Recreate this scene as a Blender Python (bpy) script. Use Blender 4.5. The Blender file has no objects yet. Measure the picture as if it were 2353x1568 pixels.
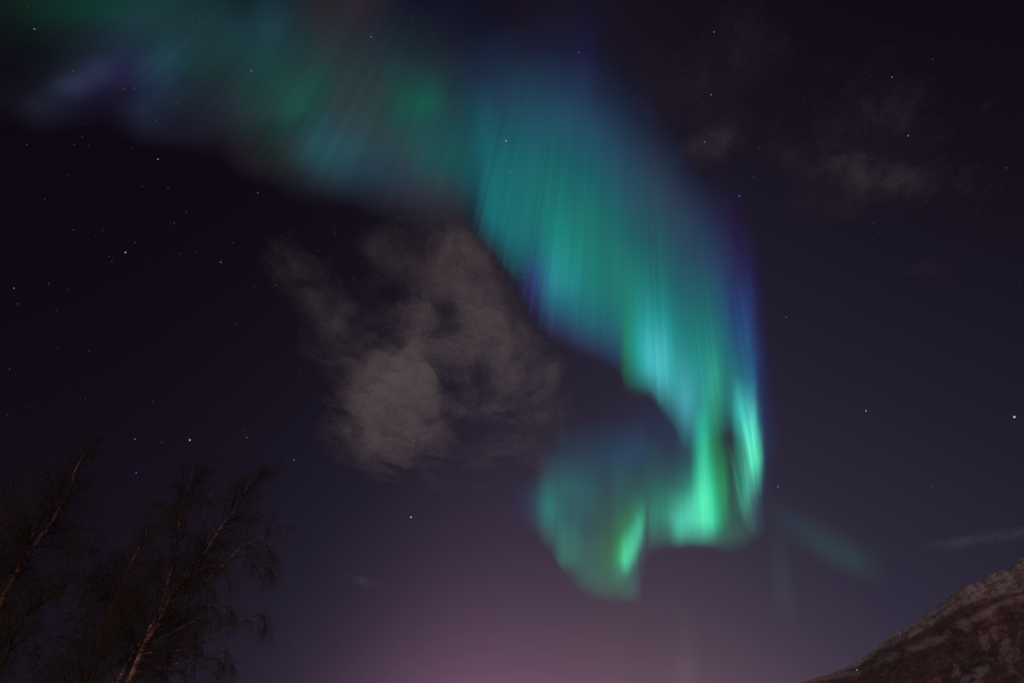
import bpy, math, random
import numpy as np
from mathutils import Vector, Matrix

# ------------------------------------------------------------------ camera
scene = bpy.context.scene
COL = scene.collection
random.seed(7)
FPX = 1110.0                       # focal length for a picture 2352 wide
PITCH, ROLL = math.radians(42.0), math.radians(1.6)
CAM = np.array([0.0, 0.0, 1.6])
_f = np.array([0, math.cos(PITCH), math.sin(PITCH)])
_u0 = np.array([0, -math.sin(PITCH), math.cos(PITCH)])
_r0 = np.array([1.0, 0, 0])
_u = _u0 * math.cos(ROLL) - _r0 * math.sin(ROLL)
_r = _r0 * math.cos(ROLL) + _u0 * math.sin(ROLL)
cam_data = bpy.data.cameras.new("camera")
cam_data.sensor_width = 36.0
cam_data.lens = 36.0 * FPX / 2352.0
cam_data.clip_start, cam_data.clip_end = 0.1, 2.0e6
cam = bpy.data.objects.new("camera", cam_data)
COL.objects.link(cam)
M = Matrix.Identity(4)
for i in range(3):
    M[i][0], M[i][1], M[i][2], M[i][3] = _r[i], _u[i], -_f[i], CAM[i]
cam.matrix_world = M
scene.camera = cam

# ------------------------------------------------------------------ light
vs = scene.view_settings
vs.view_transform = 'Standard'
try:
    vs.look = 'None'
except Exception:
    pass
vs.exposure, vs.gamma, vs.use_curve_mapping = 0.0, 1.0, False
scene.cycles.transparent_max_bounces = 64
scene.cycles.max_bounces = 10
scene.cycles.diffuse_bounces = 2
scene.cycles.volume_bounces = 8
scene.cycles.sample_clamp_indirect = 0.5
scene.cycles.sample_clamp_direct = 1.5
scene.cycles.use_denoising = False

SUN_EL, SUN_AZ = math.radians(30), math.radians(172)      # the low moon and town light, behind the camera
sun_dir = np.array([math.sin(SUN_AZ) * math.cos(SUN_EL), math.cos(SUN_AZ) * math.cos(SUN_EL), math.sin(SUN_EL)])
sd = bpy.data.lights.new("low_light", 'SUN')
sd.energy, sd.angle, sd.color = 0.8, math.radians(3), (1.0, 0.60, 0.55)
so = bpy.data.objects.new("low_light", sd)
COL.objects.link(so)
so.rotation_euler = Vector(-sun_dir).to_track_quat('-Z', 'Y').to_euler()

# night sky = const + town glow lobes, as functions of elevation and azimuth (linear RGB)
SKY_C = ((0.0043, 0.0019, 0.0056), (0.2146, 0.0858, 0.1565), (0.1864, 0.0847, 0.0870), (0.0390, 0.0373, 0.0677))
SKY_E = ((7.15, -3.5, 11.3), (7.8, 13.9, 14.7), (36.5, 17.5, 38.9))

def sky_lin(d):
    el = np.degrees(np.arcsin(np.clip(d[..., 2], -1, 1)))
    az = np.degrees(np.arctan2(d[..., 0], d[..., 1]))
    out = np.zeros(d.shape) + np.array(SKY_C[0])
    for (h, m, s), c in zip(SKY_E, SKY_C[1:]):
        w = np.exp(-np.maximum(el, 0) / h) * np.exp(-((az - m) / s) ** 2)
        out = out + w[..., None] * np.array(c)
    return out

world = bpy.data.worlds.new("World")
scene.world = world
world.use_nodes = True
wn, wl = world.node_tree.nodes, world.node_tree.links
wn.clear()

def nd(nodes, t, **kw):
    n = nodes.new(t)
    for k, v in kw.items():
        setattr(n, k, v)
    return n

def mth(nodes, links, op, a, b=None, c=None):
    n = nodes.new('ShaderNodeMath')
    n.operation = op
    for i, v in enumerate((a, b, c)):
        if v is None:
            continue
        if isinstance(v, (int, float)):
            n.inputs[i].default_value = v
        else:
            links.new(v, n.inputs[i])
    return n.outputs[0]

W = lambda op, a, b=None, c=None: mth(wn, wl, op, a, b, c)
tc = nd(wn, 'ShaderNodeTexCoord')
sx = nd(wn, 'ShaderNodeSeparateXYZ')
wl.new(tc.outputs['Generated'], sx.inputs[0])
DEG = 180 / math.pi
el_ = W('MAXIMUM', W('MULTIPLY', W('ARCSINE', sx.outputs[2]), DEG), 0.0)
az_ = W('MULTIPLY', W('ARCTAN2', sx.outputs[0], sx.outputs[1]), DEG)
acc = None
base = nd(wn, 'ShaderNodeRGB')
base.outputs[0].default_value = (*SKY_C[0], 1)
acc = base.outputs[0]
for (h, m, s), c in zip(SKY_E, SKY_C[1:]):
    g = W('DIVIDE', W('SUBTRACT', az_, float(m)), float(s))
    e = W('ADD', W('DIVIDE', el_, float(h)), W('MULTIPLY', g, g))
    wgt = W('EXPONENT', W('MULTIPLY', e, -1.0))
    vm = nd(wn, 'ShaderNodeVectorMath', operation='SCALE')
    vm.inputs[0].default_value = c
    wl.new(wgt, vm.inputs['Scale'])
    ad = nd(wn, 'ShaderNodeVectorMath', operation='ADD')
    wl.new(acc, ad.inputs[0]); wl.new(vm.outputs[0], ad.inputs[1])
    acc = ad.outputs[0]
bg1 = nd(wn, 'ShaderNodeBackground')
wl.new(acc, bg1.inputs[0]); bg1.inputs[1].default_value = 1.0
st = nd(wn, 'ShaderNodeTexSky')
st.sky_type = 'NISHITA'
st.sun_disc = False
st.sun_elevation, st.sun_rotation = SUN_EL, SUN_AZ
bg2 = nd(wn, 'ShaderNodeBackground')
wl.new(st.outputs[0], bg2.inputs[0]); bg2.inputs[1].default_value = 0.0003
adds = nd(wn, 'ShaderNodeAddShader')
wl.new(bg1.outputs[0], adds.inputs[0]); wl.new(bg2.outputs[0], adds.inputs[1])
wo = nd(wn, 'ShaderNodeOutputWorld')
wl.new(adds.outputs[0], wo.inputs[0])

# ------------------------------------------------------------------ helpers
def lin(c):
    c = np.asarray(c, float) / 255.0
    return np.where(c <= 0.04045, c / 12.92, ((c + 0.055) / 1.055) ** 2.4)

def ray(x, y):
    x, y = np.asarray(x, float), np.asarray(y, float)
    v = _f + _r * ((x - 1176) / FPX)[..., None] + _u * ((784 - y) / FPX)[..., None]
    return v / np.linalg.norm(v, axis=-1, keepdims=True)

def to_px(p):
    v = np.asarray(p, float) - CAM
    z = np.maximum(v @ _f, 1e-6)
    return 1176 + FPX * (v @ _r) / z, 784 - FPX * (v @ _u) / z

def tag(o, label=None, cat=None, group=None, kind=None):
    if label: o['label'] = label
    if cat: o['category'] = cat
    if group: o['group'] = group
    if kind: o['kind'] = kind
    return o

def empty(name, loc):
    o = bpy.data.objects.new(name, None)
    COL.objects.link(o)
    o.location = loc
    o.empty_display_size = 0.3
    return o

def mesh_obj(name, verts, faces, mat, parent=None, attrs=None, smooth=True, origin=None):
    verts = np.asarray(verts, np.float64)
    if origin is not None:
        verts = verts - np.asarray(origin)
    faces = np.asarray(faces, np.int32)
    me = bpy.data.meshes.new(name)
    nv, nf, k = len(verts), len(faces), faces.shape[1]
    me.vertices.add(nv)
    me.vertices.foreach_set('co', verts.astype(np.float32).ravel())
    me.loops.add(nf * k)
    me.loops.foreach_set('vertex_index', faces.ravel())
    me.polygons.add(nf)
    me.polygons.foreach_set('loop_start', np.arange(0, nf * k, k, dtype=np.int32))
    me.polygons.foreach_set('loop_total', np.full(nf, k, dtype=np.int32))
    if smooth:
        me.polygons.foreach_set('use_smooth', np.ones(nf, dtype=bool))
    for an, (typ, data) in (attrs or {}).items():
        a = me.attributes.new(an, typ, 'POINT')
        data = np.asarray(data, np.float32)
        a.data.foreach_set('color' if typ == 'FLOAT_COLOR' else 'value', data.ravel())
    me.update(calc_edges=True)
    me.validate()
    if mat is not None:
        me.materials.append(mat)
    o = bpy.data.objects.new(name, me)
    COL.objects.link(o)
    if parent is not None:
        o.parent = parent
    return o

def grid_faces(n, m):
    i = np.arange(n - 1)[:, None] * m + np.arange(m - 1)[None, :]
    i = i.ravel()
    return np.stack([i, i + m, i + m + 1, i + 1], 1)

def new_mat(name):
    m = bpy.data.materials.new(name)
    m.use_nodes = True
    m.node_tree.nodes.clear()
    return m, m.node_tree.nodes, m.node_tree.links

_rng = np.random.default_rng(11)
_perm = _rng.random((256, 256))
def vnoise(x, y):
    xi, yi = np.floor(x).astype(int), np.floor(y).astype(int)
    fx, fy = x - xi, y - yi
    fx, fy = fx * fx * fx * (fx * (fx * 6 - 15) + 10), fy * fy * fy * (fy * (fy * 6 - 15) + 10)
    P = lambda a, b: _perm[a & 255, b & 255]
    a = P(xi, yi) * (1 - fx) + P(xi + 1, yi) * fx
    b = P(xi, yi + 1) * (1 - fx) + P(xi + 1, yi + 1) * fx
    return a * (1 - fy) + b * fy
def fbm(x, y, oct=5, gain=0.5):
    s, a, t = 0.0, 1.0, 0.0
    for k in range(oct):
        c, sn = math.cos(k * 1.1), math.sin(k * 1.1)
        s = s + a * vnoise((x * c - y * sn) * 2 ** k + 17.3 * k, (x * sn + y * c) * 2 ** k + 5.1 * k)
        t += a
        a *= gain
    return s / t
def sstep(a, b, x):
    t = np.clip((x - a) / (b - a), 0, 1)
    return t * t * (3 - 2 * t)

# ------------------------------------------------------------------ ground
gm, gn, gl = new_mat("snow_ground")
tcg = nd(gn, 'ShaderNodeTexCoord'); nz = nd(gn, 'ShaderNodeTexNoise'); nz.inputs['Scale'].default_value = 0.4; nz.inputs['Detail'].default_value = 6
gl.new(tcg.outputs['Object'], nz.inputs['Vector'])
cr = nd(gn, 'ShaderNodeValToRGB'); cr.color_ramp.elements[0].color = (.62, .62, .66, 1); cr.color_ramp.elements[1].color = (.8, .8, .83, 1)
gl.new(nz.outputs[0], cr.inputs[0])
pb = nd(gn, 'ShaderNodeBsdfPrincipled'); pb.inputs['Roughness'].default_value = .7
gl.new(cr.outputs[0], pb.inputs['Base Color'])
bu = nd(gn, 'ShaderNodeBump'); bu.inputs['Strength'].default_value = .4; gl.new(nz.outputs[0], bu.inputs['Height']); gl.new(bu.outputs[0], pb.inputs['Normal'])
go = nd(gn, 'ShaderNodeOutputMaterial'); gl.new(pb.outputs[0], go.inputs[0])
rr = np.concatenate([[0.0], np.geomspace(2, 60000, 60)])
aa = np.linspace(0, 2 * math.pi, 97)
RR, AA = np.meshgrid(rr, aa, indexing='ij')
gx, gy = RR * np.sin(AA), RR * np.cos(AA)
gz = (fbm(gx * .05, gy * .05, 4) - .5) * .9 * sstep(4, 25, RR) * (1 - sstep(200, 600, RR))
ground = mesh_obj("ground", np.stack([gx, gy, gz], -1).reshape(-1, 3), grid_faces(len(rr), len(aa)), gm)
tag(ground, "snow covered ground in front of the birch trees", "ground", kind='structure')
def ground_z(x, y):
    r = math.hypot(x, y)
    return float((fbm(np.array(x * .05), np.array(y * .05), 4) - .5) * .9 * sstep(4, 25, r))

# ------------------------------------------------------------------ mountain
sil = [(1838, 1567), (1868, 1557), (1904, 1548), (1944, 1529), (1984, 1507), (2014, 1485), (2039, 1464), (2074, 1442), (2106, 1424),
       (2134, 1407), (2154, 1389), (2184, 1368), (2214, 1345), (2254, 1334), (2276, 1321), (2314, 1306), (2329, 1294), (2352, 1279)]
d = ray([p[0] for p in sil], [p[1] for p in sil])
s_az = np.degrees(np.arctan2(d[:, 0], d[:, 1])); s_el = np.degrees(np.arcsin(d[:, 2]))
s_az = np.concatenate([[-25, -5, 10, s_az[0] - 6], s_az, [s_az[-1] + 5, s_az[-1] + 11, s_az[-1] + 18, s_az[-1] + 30, s_az[-1] + 55]])
s_el = np.concatenate([[1.0, 1.6, 2.6, s_el[0] - 1.4], s_el, [s_el[-1] + 3.0, s_el[-1] + 5, s_el[-1] + 4.2, 9.0, 3.0]])
azv = np.concatenate([np.linspace(-25, 22, 60)[:-1], np.linspace(22, 50, 760), np.linspace(50, 105, 90)[1:]])
elv = np.interp(azv, s_az, s_el)
uu = np.concatenate([np.linspace(0, 1, 330), np.linspace(1, 1.9, 30)[1:]])
RF, RC = 700.0, 2400.0
A2, U2 = np.meshgrid(azv, uu, indexing='ij')
E2 = elv[:, None]
r2 = RF + (RC - RF) * U2
hc = RC * np.tan(np.radians(E2)) + (fbm(A2 * 1.8, A2 * 0 + U2 * 9, 4, .5) - .5) * 9 * sstep(6, 10, E2) * sstep(.86, 1, U2)
px_, py_ = r2 * np.sin(np.radians(A2)), r2 * np.cos(np.radians(A2))
prof = np.where(U2 <= 1, np.clip(U2, 0, 1) ** 1.35, 1 - ((np.maximum(U2, 1) - 1) / .9) ** 1.5)
nse = (fbm(px_ * .003, py_ * .003, 5, .42) - .5) * 70
z2 = hc * prof + nse * np.clip(U2 * 3, 0, 1) * np.clip((1.0 - U2) * 4, 0, 1) * np.clip(hc / 400, .12, 1)
cap = r2 * hc / RC * 0.997
z2 = np.where(U2 < .995, np.minimum(z2, cap), z2)
z2 = np.where(U2 > 1.85, -20, z2) + CAM[2]
z2[:, 0] = -3
mv = np.stack([px_, py_, z2], -1).reshape(-1, 3)
mx, my = to_px(mv)
mx, my = mx.reshape(A2.shape), my.reshape(A2.shape)
# snow lies along the crest, in a few gullies and in patches among the birch scrub
band_x = [1780, 1900, 1990, 2064, 2154, 2250, 2352, 2600]
crest_y = np.interp(mx, [p[0] for p in sil], [p[1] for p in sil])
low_y = np.interp(mx, band_x, [1580, 1562, 1513, 1474, 1424, 1384, 1352, 1300])
wob = (fbm(mx * .03, my * .03, 4) - .5) * 26
streak = fbm((mx * .87 - my * .5) * .016, (mx * .5 + my * .87) * .13, 4)
fine = fbm(mx * .11, my * .11, 4)
snow = sstep(10, -6, my - low_y - wob) * (.40 + .9 * sstep(.3, .62, streak) * sstep(.25, .55, fine))
pwx = (fbm(mx * .045 + 3, my * .045, 4) - .5) * 44; pwy = (fbm(mx * .045 + 60, my * .045 + 9, 4) - .5) * 44
fin2 = fbm(mx * .09 + 8, my * .09, 5, .62)
def patch(x, y, rx, ry, ang, amt, br=.52):
    amt *= .8
    a = math.radians(ang); ca, sa = math.cos(a), math.sin(a)
    qx, qy = mx + pwx - x, my + pwy - y
    u = (qx * ca + qy * sa) / (rx * 1.25); v = (-qx * sa + qy * ca) / (ry * 1.25)
    e = np.exp(-(u * u + v * v))
    return amt * sstep(br - .22, br + .3, e * (-.15 + 2.3 * fin2))
low2 = np.interp(mx, [1850, 1905, 1970, 2060, 2150, 2230, 2300, 2352], [1566, 1557, 1543, 1503, 1470, 1425, 1385, 1370])
snow = np.maximum(snow, .62 * np.exp(-((my - low2 - wob * .5) / 9) ** 2) * sstep(.33, .6, fbm(mx * .02, my * .06, 3)))
for q in ((2214, 1429, 13, 12, 40, .75), (2160, 1466, 22, 7, -35, .5), (2272, 1407, 30, 5, -35, .7), (2262, 1468, 14, 12, -40, .6), (2289, 1446, 16, 12, -40, .45),
          (2314, 1493, 16, 26, 15, .55), (2337, 1494, 10, 20, 0, .45), (2209, 1502, 13, 12, 0, .45), (2200, 1537, 10, 18, 15, .62), (2246, 1552, 22, 15, -15, .7),
          (2228, 1562, 18, 10, -15, .75), (2330, 1535, 18, 10, 20, .4), (2280, 1510, 14, 7, 35, .4), (2150, 1560, 25, 8, 20, .3), (2340, 1450, 10, 16, 0, .35)):
    snow = np.maximum(snow, patch(*q))
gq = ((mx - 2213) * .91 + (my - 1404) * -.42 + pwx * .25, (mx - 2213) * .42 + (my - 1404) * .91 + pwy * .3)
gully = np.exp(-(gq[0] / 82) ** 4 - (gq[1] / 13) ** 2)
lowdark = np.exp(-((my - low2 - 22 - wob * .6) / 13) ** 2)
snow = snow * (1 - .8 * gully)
snow = np.maximum(snow, .7 * np.exp(-((mx - 2214 + pwx * .3) / 15) ** 2 - ((my - 1428 + pwy * .3) / 8) ** 2))
snow = np.maximum(snow, .6 * np.exp(-(((mx - 2270) * .87 + (my - 1408) * -.5) / 32) ** 4 - (((mx - 2270 + pwx * .15) * .5 + (my - 1408 + pwy * .2) * .87) / 4.5) ** 2))
snow = snow * (1 - .45 * lowdark)
scrub = sstep(.48, .8, fbm(mx * .06, my * .06, 5)) * .16
snow = np.clip(np.maximum(snow, scrub) , 0, 1)
mm, mn, ml = new_mat("mountain_slope")
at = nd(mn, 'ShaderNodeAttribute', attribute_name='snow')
tcm = nd(mn, 'ShaderNodeTexCoord')
nzm = nd(mn, 'ShaderNodeTexNoise'); nzm.inputs['Scale'].default_value = .035; nzm.inputs['Detail'].default_value = 8; nzm.inputs['Roughness'].default_value = .65
ml.new(tcm.outputs['Object'], nzm.inputs['Vector'])
crm = nd(mn, 'ShaderNodeValToRGB')
crm.color_ramp.elements[0].position = .36; crm.color_ramp.elements[0].color = (.058, .027, .029, 1)
crm.color_ramp.elements[1].position = .66; crm.color_ramp.elements[1].color = (.15, .078, .078, 1)
ml.new(nzm.outputs[0], crm.inputs[0])
mixm = nd(mn, 'ShaderNodeMix', data_type='RGBA')
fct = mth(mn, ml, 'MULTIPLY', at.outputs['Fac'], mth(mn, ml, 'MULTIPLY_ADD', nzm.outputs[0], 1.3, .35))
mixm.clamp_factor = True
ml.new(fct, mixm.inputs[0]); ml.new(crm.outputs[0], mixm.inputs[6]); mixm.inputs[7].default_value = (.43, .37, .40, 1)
pbm = nd(mn, 'ShaderNodeBsdfPrincipled'); pbm.inputs['Roughness'].default_value = .9
ml.new(mixm.outputs[2], pbm.inputs['Base Color'])
bum = nd(mn, 'ShaderNodeBump'); bum.inputs['Strength'].default_value = .6; bum.inputs['Distance'].default_value = 8
ml.new(nzm.outputs[0], bum.inputs['Height']); ml.new(bum.outputs[0], pbm.inputs['Normal'])
mo = nd(mn, 'ShaderNodeOutputMaterial'); ml.new(pbm.outputs[0], mo.inputs[0])
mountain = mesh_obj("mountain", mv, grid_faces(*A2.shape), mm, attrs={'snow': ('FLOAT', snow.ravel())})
tag(mountain, "dark rocky mountain slope streaked with snow along its crest", "mountain", kind='structure')

# lit lamp on the slope
i = int(np.argmin((mx - 1971) ** 2 + (my - 1546) ** 2 + (U2 > .98) * 1e6))
lp = mv[i]
lamp = empty("hillside_lamp", lp)
tag(lamp, "tiny lit lamp shining white on the dark lower mountain slope", "lamp")
def lathe(prof, seg=16):
    a = np.linspace(0, 2 * math.pi, seg, endpoint=False)
    v = np.array([[r * math.cos(t), r * math.sin(t), z] for r, z in prof for t in a])
    f = []
    for k in range(len(prof) - 1):
        for j in range(seg):
            f.append((k * seg + j, k * seg + (j + 1) % seg, (k + 1) * seg + (j + 1) % seg, (k + 1) * seg + j))
    return v, f
def simple_mat(name, col, rough=.6, metal=0.0):
    m, n, l = new_mat(name)
    p = nd(n, 'ShaderNodeBsdfPrincipled'); p.inputs['Roughness'].default_value = rough; p.inputs['Metallic'].default_value = metal
    t = nd(n, 'ShaderNodeTexCoord'); z = nd(n, 'ShaderNodeTexNoise'); z.inputs['Scale'].default_value = 6
    l.new(t.outputs['Object'], z.inputs['Vector'])
    c = nd(n, 'ShaderNodeValToRGB'); c.color_ramp.elements[0].color = (*[v * .7 for v in col], 1); c.color_ramp.elements[1].color = (*[min(1, v * 1.2) for v in col], 1)
    l.new(z.outputs[0], c.inputs[0]); l.new(c.outputs[0], p.inputs['Base Color'])
    o = nd(n, 'ShaderNodeOutputMaterial'); l.new(p.outputs[0], o.inputs[0])
    return m
def glow_mat(name, col, strength):
    m, n, l = new_mat(name)
    e = nd(n, 'ShaderNodeEmission'); e.inputs[0].default_value = (*col, 1); e.inputs[1].default_value = strength
    o = nd(n, 'ShaderNodeOutputMaterial'); l.new(e.outputs[0], o.inputs[0])
    m.cycles.emission_sampling = 'NONE'
    return m
steel = simple_mat("galvanised_steel", (.35, .35, .36), .5, .8)
v, f = lathe([(.001, 0), (.22, 0), (.2, .4), (.12, .45), (.07, 9.2), (.001, 9.2)])
mesh_obj("pole", v, f, steel, lamp)
v, f = lathe([(.001, 10.7), (.5, 10.7), (.55, 10.6), (.9, 10.2), (.001, 10.2)])
mesh_obj("lamp_shade", v, f, steel, lamp)
v, f = lathe([(.001, 9.2), (.5, 9.3), (.85, 9.7), (.9, 10.18), (.001, 10.19)])
mesh_obj("lamp_glass", v, f, glow_mat("lamp_glow", (1, .85, .7), 6.0), lamp)

# ------------------------------------------------------------------ trees
def bark_mat(name, light, dark, cover):
    m, n, l = new_mat(name)
    t = nd(n, 'ShaderNodeTexCoord')
    mp = nd(n, 'ShaderNodeMapping'); mp.inputs['Scale'].default_value = (5, 5, 9)
    l.new(t.outputs['Object'], mp.inputs[0])
    z = nd(n, 'ShaderNodeTexNoise'); z.inputs['Scale'].default_value = 1.0; z.inputs['Detail'].default_value = 6; z.inputs['Roughness'].default_value = .7
    l.new(mp.outputs[0], z.inputs['Vector'])
    z2_ = nd(n, 'ShaderNodeTexNoise'); z2_.inputs['Scale'].default_value = 1.1; z2_.inputs['Detail'].default_value = 3
    l.new(t.outputs['Object'], z2_.inputs['Vector'])
    s = mth(n, l, 'ADD', mth(n, l, 'MULTIPLY', z.outputs[0], .65), mth(n, l, 'MULTIPLY', z2_.outputs[0], .35))
    c = nd(n, 'ShaderNodeValToRGB')
    e = c.color_ramp.elements
    e[0].position, e[0].color = cover - .05, (*dark, 1)
    e[1].position, e[1].color = cover + .13, (*light, 1)
    mid = e.new(cover + .03); mid.color = (light[0] * .5, light[1] * .36, light[2] * .3, 1)
    l.new(s, c.inputs[0])
    p = nd(n, 'ShaderNodeBsdfPrincipled'); p.inputs['Roughness'].default_value = .8
    l.new(c.outputs[0], p.inputs['Base Color'])
    b = nd(n, 'ShaderNodeBump'); b.inputs['Strength'].default_value = .7; b.inputs['Distance'].default_value = .03
    l.new(z.outputs[0], b.inputs['Height']); l.new(b.outputs[0], p.inputs['Normal'])
    o = nd(n, 'ShaderNodeOutputMaterial'); l.new(p.outputs[0], o.inputs[0])
    return m
birch = bark_mat("white_birch_bark", (.52, .36, .30), (.035, .018, .016), .47)
birch_dim = bark_mat("dim_lit_birch_bark", (.31, .165, .13), (.025, .015, .014), .46)  # birch bark again, with the dimmer red light put into its colour
unlit_bark = bark_mat("unlit_bark", (.05, .04, .038), (.02, .016, .015), .5)  # bark colour darkened for trees and limbs standing unlit
twig_mat = simple_mat("twig_bark", (.034, .030, .026), .85)

def at_depth(pts, D):
    p = np.array(pts, float)
    d = ray(p[:, 0], p[:, 1])
    return CAM + d * (D / d[:, 1])[:, None]

def resample(P, n):
    P = np.asarray(P, float)
    s = np.concatenate([[0], np.cumsum(np.linalg.norm(np.diff(P, axis=0), axis=1))])
    # Catmull-Rom by smoothing a dense linear resample
    t = np.linspace(0, s[-1], n * 4)
    Q = np.stack([np.interp(t, s, P[:, k]) for k in range(3)], 1)
    w = max(1, int(n * 4 / len(P) / 1.6))
    ker = np.ones(2 * w + 1) / (2 * w + 1)
    pad = np.concatenate([2 * Q[:1] - Q[w:0:-1], Q, 2 * Q[-1:] - Q[-2:-w - 2:-1]])
    Q = np.stack([np.convolve(pad[:, k], ker, 'valid') for k in range(3)], 1)
    s = np.concatenate([[0], np.cumsum(np.linalg.norm(np.diff(Q, axis=0), axis=1))])
    t = np.linspace(0, s[-1], n)
    return np.stack([np.interp(t, s, Q[:, k]) for k in range(3)], 1)

def tubes(P, R, seg):
    """P (N,K,3) polylines, R (N,K) radii -> verts, faces"""
    P = np.asarray(P, float); R = np.asarray(R, float)
    N, K, _ = P.shape
    T = np.gradient(P, axis=1)
    T /= np.linalg.norm(T, axis=2, keepdims=True) + 1e-9
    ref = np.zeros_like(T); ref[..., 0] = .31; ref[..., 1] = .95
    B = np.cross(T, ref); B /= np.linalg.norm(B, axis=2, keepdims=True) + 1e-9
    C = np.cross(T, B)
    a = np.linspace(0, 2 * math.pi, seg, endpoint=False)
    V = P[:, :, None, :] + R[:, :, None, None] * (np.cos(a)[None, None, :, None] * B[:, :, None, :] + np.sin(a)[None, None, :, None] * C[:, :, None, :])
    idx = np.arange(N * K * seg).reshape(N, K, seg)
    a0, a1 = idx[:, :-1, :], idx[:, 1:, :]
    F = np.stack([a0, np.roll(a0, -1, 2), np.roll(a1, -1, 2), a1], -1).reshape(-1, 4)
    return V.reshape(-1, 3), F

def grow(starts, dirs, lens, K, droop, wob, rng):
    """curved shoots: start along dirs and bend towards the ground by `droop`"""
    N = len(starts)
    P = np.zeros((N, K, 3)); P[:, 0] = starts
    d = dirs / (np.linalg.norm(dirs, axis=1, keepdims=True) + 1e-9)
    step = (lens / (K - 1))[:, None]
    for k in range(1, K):
        d = d + np.array([0, 0, -1.0]) * (droop[:, None] * k / K) + rng.normal(0, wob, (N, 3))
        d /= np.linalg.norm(d, axis=1, keepdims=True) + 1e-9
        P[:, k] = P[:, k - 1] + d * step
    return P

def make_tree(name, label, D, stems, limbs, nbr, ntw, bark, seed, Lbr=(1.6, .35), tw_len=(.3, .9), lean_up=.6, limb_bark=None, droop_tw=1.3, br_from=.3, tw_r=.0034, group=None):
    rng = np.random.default_rng(seed)
    S3 = []
    for pts, w0, w1, dd in stems:
        P = at_depth(pts, D + dd)
        lo, nx_ = P[0], P[1]
        dirn = (lo - P[min(3, len(P) - 1)]); dirn /= np.linalg.norm(dirn)
        dirn = dirn * .6 + np.array([0, 0, -1.0]) * .6; dirn /= np.linalg.norm(dirn)
        S3.append([P, w0, w1, dirn])
    main = S3[0]
    k = main[0][0][2] / -main[3][2]
    base_pt = main[0][0] + main[3] * (k)
    base_pt[2] = ground_z(base_pt[0], base_pt[1]) - .05
    root = empty(name, base_pt)
    tag(root, label, "tree", group)
    allp = []
    for j, (P, w0, w1, dirn) in enumerate(S3):
        if stems[j][0][0][1] > 1500 or j == 0 or stems[j][0][0][0] < 0:      # runs out of the picture: goes down to the ground
            foot = base_pt + np.array([rng.uniform(-.25, .25), rng.uniform(-.2, .2), 0]) * (j > 0)
            mid = (foot + P[0]) / 2 + np.array([(P[0] - foot)[0] * .04, 0, 0])
            P = np.concatenate([[foot, mid], P])
            full = True
        else:
            full = False
        Q = resample(P, 44)
        Q[1:-1] += rng.normal(0, .012, Q[1:-1].shape)
        t = np.linspace(0, 1, len(Q))
        r = (w0 * (1 - t) ** .75 + w1) * (1 + .05 * rng.normal(size=len(Q)))
        if full:
            r = r * (1 + .5 * np.exp(-t * 25))
        V, Fc = tubes(Q[None], r[None], 9)
        mesh_obj("trunk" if j == 0 else "stem", V, Fc, bark, root, origin=base_pt)
        allp.append((Q, r, 1.0))
    for pts, w0, dd0, dd1 in limbs:
        p = np.array(pts, float)
        dz = np.linspace(dd0, dd1, len(p)) + D
        dr = ray(p[:, 0], p[:, 1])
        Q = resample(CAM + dr * (dz / dr[:, 1])[:, None], 22)
        Q[1:] += rng.normal(0, .014, Q[1:].shape)
        t = np.linspace(0, 1, len(Q))
        r = w0 * (1 - t) ** .8 + .004
        V, Fc = tubes(Q[None], r[None], 6)
        mesh_obj("limb", V, Fc, limb_bark or unlit_bark, root, origin=base_pt)
        allp.append((Q, r, .55))
    # branches off every stem and limb
    st, di, le, dr_, ra, isl = [], [], [], [], [], []
    nst = len(S3)
    wts = np.array([np.linalg.norm(np.diff(q, axis=0), axis=1).sum() * w for q, _, w in allp]); wts /= wts.sum()
    for j, (Q, r, w) in enumerate(allp):
        n = max(3, int(nbr * wts[j]))
        lo = br_from if j < nst else .25
        tt = lo + (1 - lo) * rng.random(n) ** .85
        ii = tt * (len(Q) - 1); i0 = np.minimum(ii.astype(int), len(Q) - 2); fr = (ii - i0)[:, None]
        pos = Q[i0] * (1 - fr) + Q[i0 + 1] * fr
        T = Q[i0 + 1] - Q[i0]; T /= np.linalg.norm(T, axis=1, keepdims=True)
        a = rng.random(n) * 2 * math.pi
        hor = np.stack([np.cos(a), np.sin(a) * .9, rng.normal(0, .25, n)], 1)
        d = T * (lean_up + .5 * tt[:, None]) + hor * (.85 - .45 * tt[:, None])
        rel = (tt - lo) / (1 - lo)
        L = (Lbr[0] * (1 - rel) ** .9 + Lbr[1]) * rng.uniform(.55, 1.15, n)
        if j >= nst:
            L *= .5
        st.append(pos); di.append(d); le.append(L); dr_.append((.16 - .06 * rel) * np.ones(n) if j < nst else np.full(n, .3))
        ra.append(np.minimum(np.interp(tt, np.linspace(0, 1, len(r)), r) * .5, .006 + .008 * L))
    st, di, le, dr_, ra = map(np.concatenate, (st, di, le, dr_, ra))
    K = 9
    BP = grow(st, di, le, K, dr_ , .1, rng)
    tk = np.linspace(0, 1, K)
    BR = ra[:, None] * (1 - tk) ** .7 + .0035
    V1, F1 = tubes(BP, BR, 4)
    # side shoots
    def pick(BP, n, wt, lo=.2):
        w = wt / wt.sum()
        b = rng.choice(len(BP), n, p=w)
        t = lo + (1 - lo) * rng.random(n)
        ii = t * (BP.shape[1] - 1); i0 = np.minimum(ii.astype(int), BP.shape[1] - 2); fr = (ii - i0)[:, None]
        pos = BP[b, i0] * (1 - fr) + BP[b, i0 + 1] * fr
        T = BP[b, i0 + 1] - BP[b, i0]; T /= np.linalg.norm(T, axis=1, keepdims=True) + 1e-9
        return b, t, pos, T
    n2 = ntw // 5
    b, t, pos, T = pick(BP, n2, le)
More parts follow.
